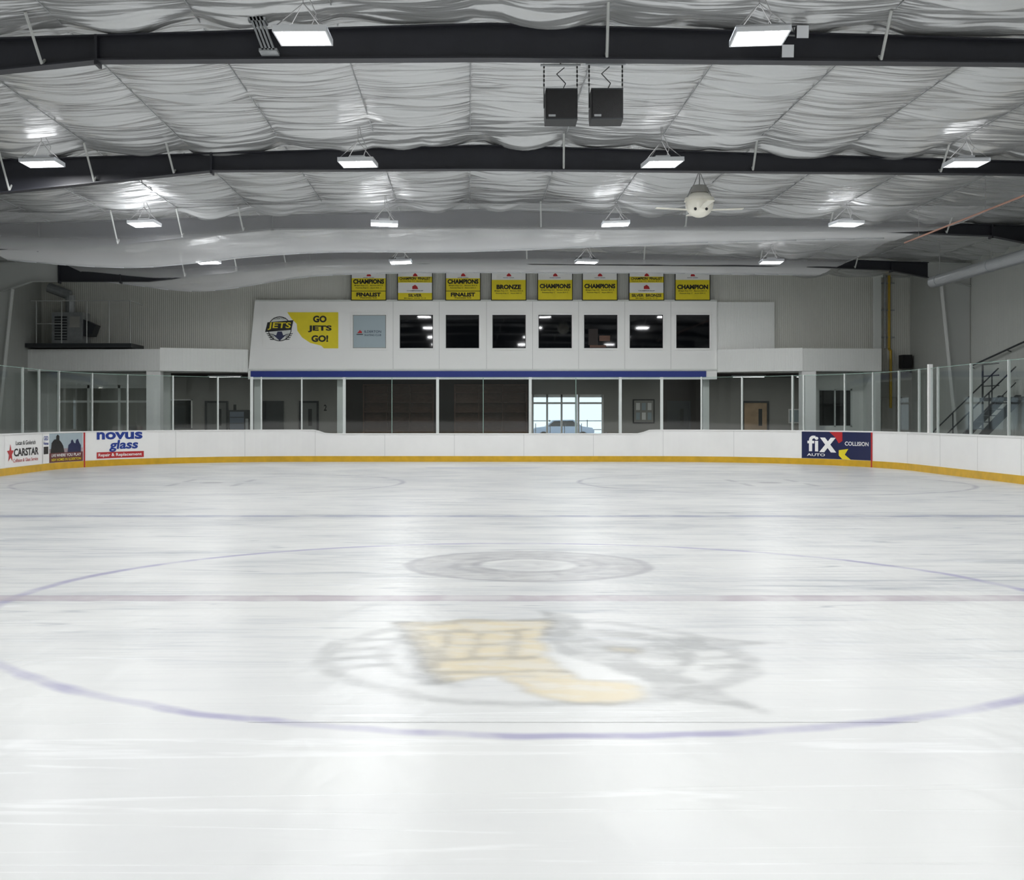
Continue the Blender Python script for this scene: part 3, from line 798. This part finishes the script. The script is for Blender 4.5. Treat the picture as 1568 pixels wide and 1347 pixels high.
# ---------------------------------------------------------------- loudspeakers
def speaker(cx,cy,cz,rot=0):
    mb=MB(); w,h,d=.225,.235,.19
    mb.prism_x([(cy-d,cz-h+.03),(cy-d,cz+h),(cy+d,cz+h-.03),(cy+d,cz-h+.12),(cy+d-.1,cz-h)],cx-w,cx+w,'black')
    mb.box(cx-w+.02,cx+w-.02,cy-d-.012,cy-d,cz-h+.05,cz+h-.02,'spk')
    mb.box(cx-w,cx+w,cy-d-.016,cy-d,cz+h-.02,cz+h,'dsteel'); mb.box(cx-w,cx+w,cy-d-.016,cy-d,cz-h+.03,cz-h+.05,'dsteel')
    mb.box(cx-w+.04,cx-w+.14,cy-d-.018,cy-d-.012,cz-h+.07,cz-h+.10,'galv')
    mb.cyl((cx-w-.015,cy,cz),(cx+w+.015,cy,cz),.02,'galv')
    for sx_ in(-1,1):
        mb.box(cx+sx_*(w+.012)-.006,cx+sx_*(w+.012)+.006,cy-.02,cy+.02,cz,cz+h+.05,'dsteel')
        z=cz+h+.05; k=0
        while z<6.62:
            if k%2: mb.box(cx+sx_*(w+.012)-.011,cx+sx_*(w+.012)+.011,cy-.003,cy+.003,z,z+.04,'chain')
            else: mb.box(cx+sx_*(w+.012)-.003,cx+sx_*(w+.012)+.003,cy-.011,cy+.011,z,z+.04,'chain')
            z+=.032;k+=1
    mb.cyl((cx-w-.06,cy,6.62),(cx+w+.06,cy,6.62),.018,'galv')
    mb.cyl((cx,cy,6.62),(cx,cy,7.2),.012,'chain')
    mb.path([(cx,cy+.1,cz+h-.02),(cx+.08,cy+.1,cz+h+.15),(cx-.05,cy+.08,cz+h+.28),(cx+.06,cy+.05,6.6)],.007,'chain')
    mb.build('loudspeaker')
speaker(1.33,17.25,6.0); speaker(1.97,17.2,5.99)
def flood(cx,cy,cz,tilt=.4):
    mb=MB()
    q=[(-.03,-.09),(-.05,.09),(.05,.07),(.03,-.07)]
    mb.prism_x([(cy+a,cz+b) for a,b in q],cx-.085,cx+.085,'dsteel')
    mb.quad([(cx-.08,cy-.033,cz-.08),(cx+.08,cy-.033,cz-.08),(cx+.08,cy-.053,cz+.085),(cx-.08,cy-.053,cz+.085)],'lamphouse')
    mb.path([(cx-.1,cy,cz),(cx-.1,cy+.1,cz+.12),(cx+.1,cy+.1,cz+.12),(cx+.1,cy,cz)],.008,'dsteel')
    mb.cyl((cx,cy+.1,cz+.12),(cx,16.68,cz+.16),.012,'dsteel')
    mb.build('floodlight')
flood(4.12,16.3,6.80); flood(4.52,16.3,6.78); flood(4.32,16.3,6.52)
mb=MB(); 
for k in range(4): mb.prism_y([(-2.98+k*.05,7.05),(-2.95+k*.05,7.05),(-2.78+k*.05,6.6),(-2.81+k*.05,6.6)],16.45,16.69,'galv')
mb.box(-3.0,-2.76,16.45,16.69,7.0,7.05,'galv'); mb.box(-2.85,-2.6,16.45,16.69,6.58,6.62,'galv'); mb.build('beam_bracket')
# ceiling fan with globe body
mb=MB(); cx,cy,cz=5.0,26,6.17
mb.sph((cx,cy,cz),.30,.30,.29,'fanw',32,20); mb.cyl((cx,cy,cz+.06),(cx,cy,cz+.13),.325,'fanw',28,.31)
mb.cyl((cx,cy,cz+.24),(cx,cy,cz+.40),.2,'lgrey',20,.15)
for a in(-.13,.10): mb.cyl((cx+a,cy-.22,cz-.13),(cx+a*1.05,cy-.262,cz-.15),.03,'black',12)
for a in range(4):
    t=math.radians(3+90*a); c,s_=math.cos(t),math.sin(t); px,py=-s_,c
    def bp(r,w,z): return (cx+c*r+px*w,cy+s_*r+py*w,cz+z)
    mb.add([bp(.27,-.06,-.13),bp(.27,.06,-.13),bp(.95,.07,-.10),bp(.95,-.07,-.10),bp(.27,-.06,-.115),bp(.27,.06,-.115),bp(.95,.07,-.085),bp(.95,-.07,-.085)],
       [(0,1,2,3),(4,7,6,5),(0,4,5,1),(1,5,6,2),(2,6,7,3),(3,7,4,0)],'fanw')
for a in(-1,1): mb.cyl((cx+a*.17,cy,cz+.3),(cx,cy,cz+.72),.008,'wire'); mb.cyl((cx+a*.27,cy,cz+.14),(cx+a*.17,cy,cz+.36),.01,'wire')
mb.cyl((cx,cy,cz+.38),(cx,cy,7.18),.012,'wire'); mb.build('ceiling_fan',smooth=False)
# duct, pipes
mb=MB(); mb.cyl((13.9,14,5.60),(13.9,36,5.60),.17,'duct',24)
for Y in(16,20,24,28,32,35.5): mb.cyl((13.9,Y,5.76),(13.9,Y,6.9),.01,'wire'); mb.cyl((13.9,Y-.02,5.60),(13.9,Y+.02,5.60),.182,'galv',24)
mb.build('air_duct')
mb=MB(); mb.cyl((11.6,15,6.2),(11.6,32,6.2),.022,'orange')
for Y in(18,22,27,31): mb.cyl((11.6,Y,6.2),(11.6,Y,6.9),.006,'wire')
mb.build('sprinkler_pipe')
mb=MB(); mb.path([(15.6,44.62,6.9),(15.6,44.62,4.1),(15.6,44.45,4.0),(15.6,44.45,1.9)],.05,'ypipe',10); mb.path([(15.45,44.62,6.9),(15.45,44.62,4.1)],.035,'galv',8)
for z in(6.5,5.5,4.5): mb.box(15.3,15.8,44.6,44.68,z,z+.04,'galv')
mb.build('gas_pipe')
mb=MB(); mb.box(14.95,15.2,44.3,44.48,FZ,6.8,'offw'); mb.box(14.9,15.25,44.25,44.5,6.7,6.85,'offw'); mb.build('downspout')
mb=MB(); mb.box(15.95,16.3,44.2,44.6,3.35,3.85,'black'); mb.box(15.98,16.27,44.18,44.2,3.4,3.8,'spk'); mb.box(16.05,16.2,44.6,44.7,3.5,3.7,'galv'); mb.build('wall_loudspeaker')
# ---------------------------------------------------------------- steel stairs, right
mb=MB()
n=11
for i in range(n):
    X=13.5+i*.19; z=.15+i*.185
    mb.box(X,X+.25,34.1,35.2,z-.03,z,'dsteel')
for Y in(34.08,35.2):
    mb.prism_y([(13.4,FZ),(13.65,FZ),(15.65,2.0),(15.65,2.2),(15.5,2.2)],Y,Y+.04,'dsteel')
    for i in range(0,n,3): mb.cyl((13.6+i*.19,Y,.15+i*.185),(13.6+i*.19,Y,1.15+i*.185),.02,'dsteel')
    mb.cyl((13.6,Y,1.15),(15.5,Y,3.0),.022,'dsteel'); mb.cyl((13.6,Y,.7),(15.5,Y,2.55),.015,'dsteel')
mb.box(15.5,16.38,33.4,36.5,2.05,2.15,'dsteel')
mb.cyl((15.55,33.5,FZ),(15.55,33.5,3.15),.03,'dsteel'); mb.cyl((15.55,36.4,FZ),(15.55,36.4,3.15),.03,'dsteel')
for z in(2.5,2.8,3.15): mb.cyl((15.55,33.5,z),(16.35,33.5,z),.018,'dsteel'); mb.cyl((15.55,35.3,z),(15.55,36.4,z),.018,'dsteel')
mb.build('steel_staircase')
mb=MB(); mb.cyl((16.25,39,3.2),(16.25,31,4.4),.03,'dsteel')
for t in(0,.33,.66,1): mb.cyl((16.25,39-8*t,3.2+1.2*t),(16.4,39-8*t,3.15+1.2*t),.015,'dsteel')
mb.build('wall_handrail')

# ---------------------------------------------------------------- camera
cd=bpy.data.cameras.new('camera'); cam=bpy.data.objects.new('camera',cd); COL.objects.link(cam)
cam.location=(0,0,1.6); cam.rotation_euler=(math.pi/2,0,0)
cd.sensor_fit='HORIZONTAL'; cd.sensor_width=36; cd.lens=36*1846/1568
cd.shift_x=68/1568; cd.shift_y=-36.5/1568; cd.clip_end=300
sc.camera=cam
sc.view_settings.view_transform='Standard'; sc.view_settings.exposure=0; sc.view_settings.look='None'
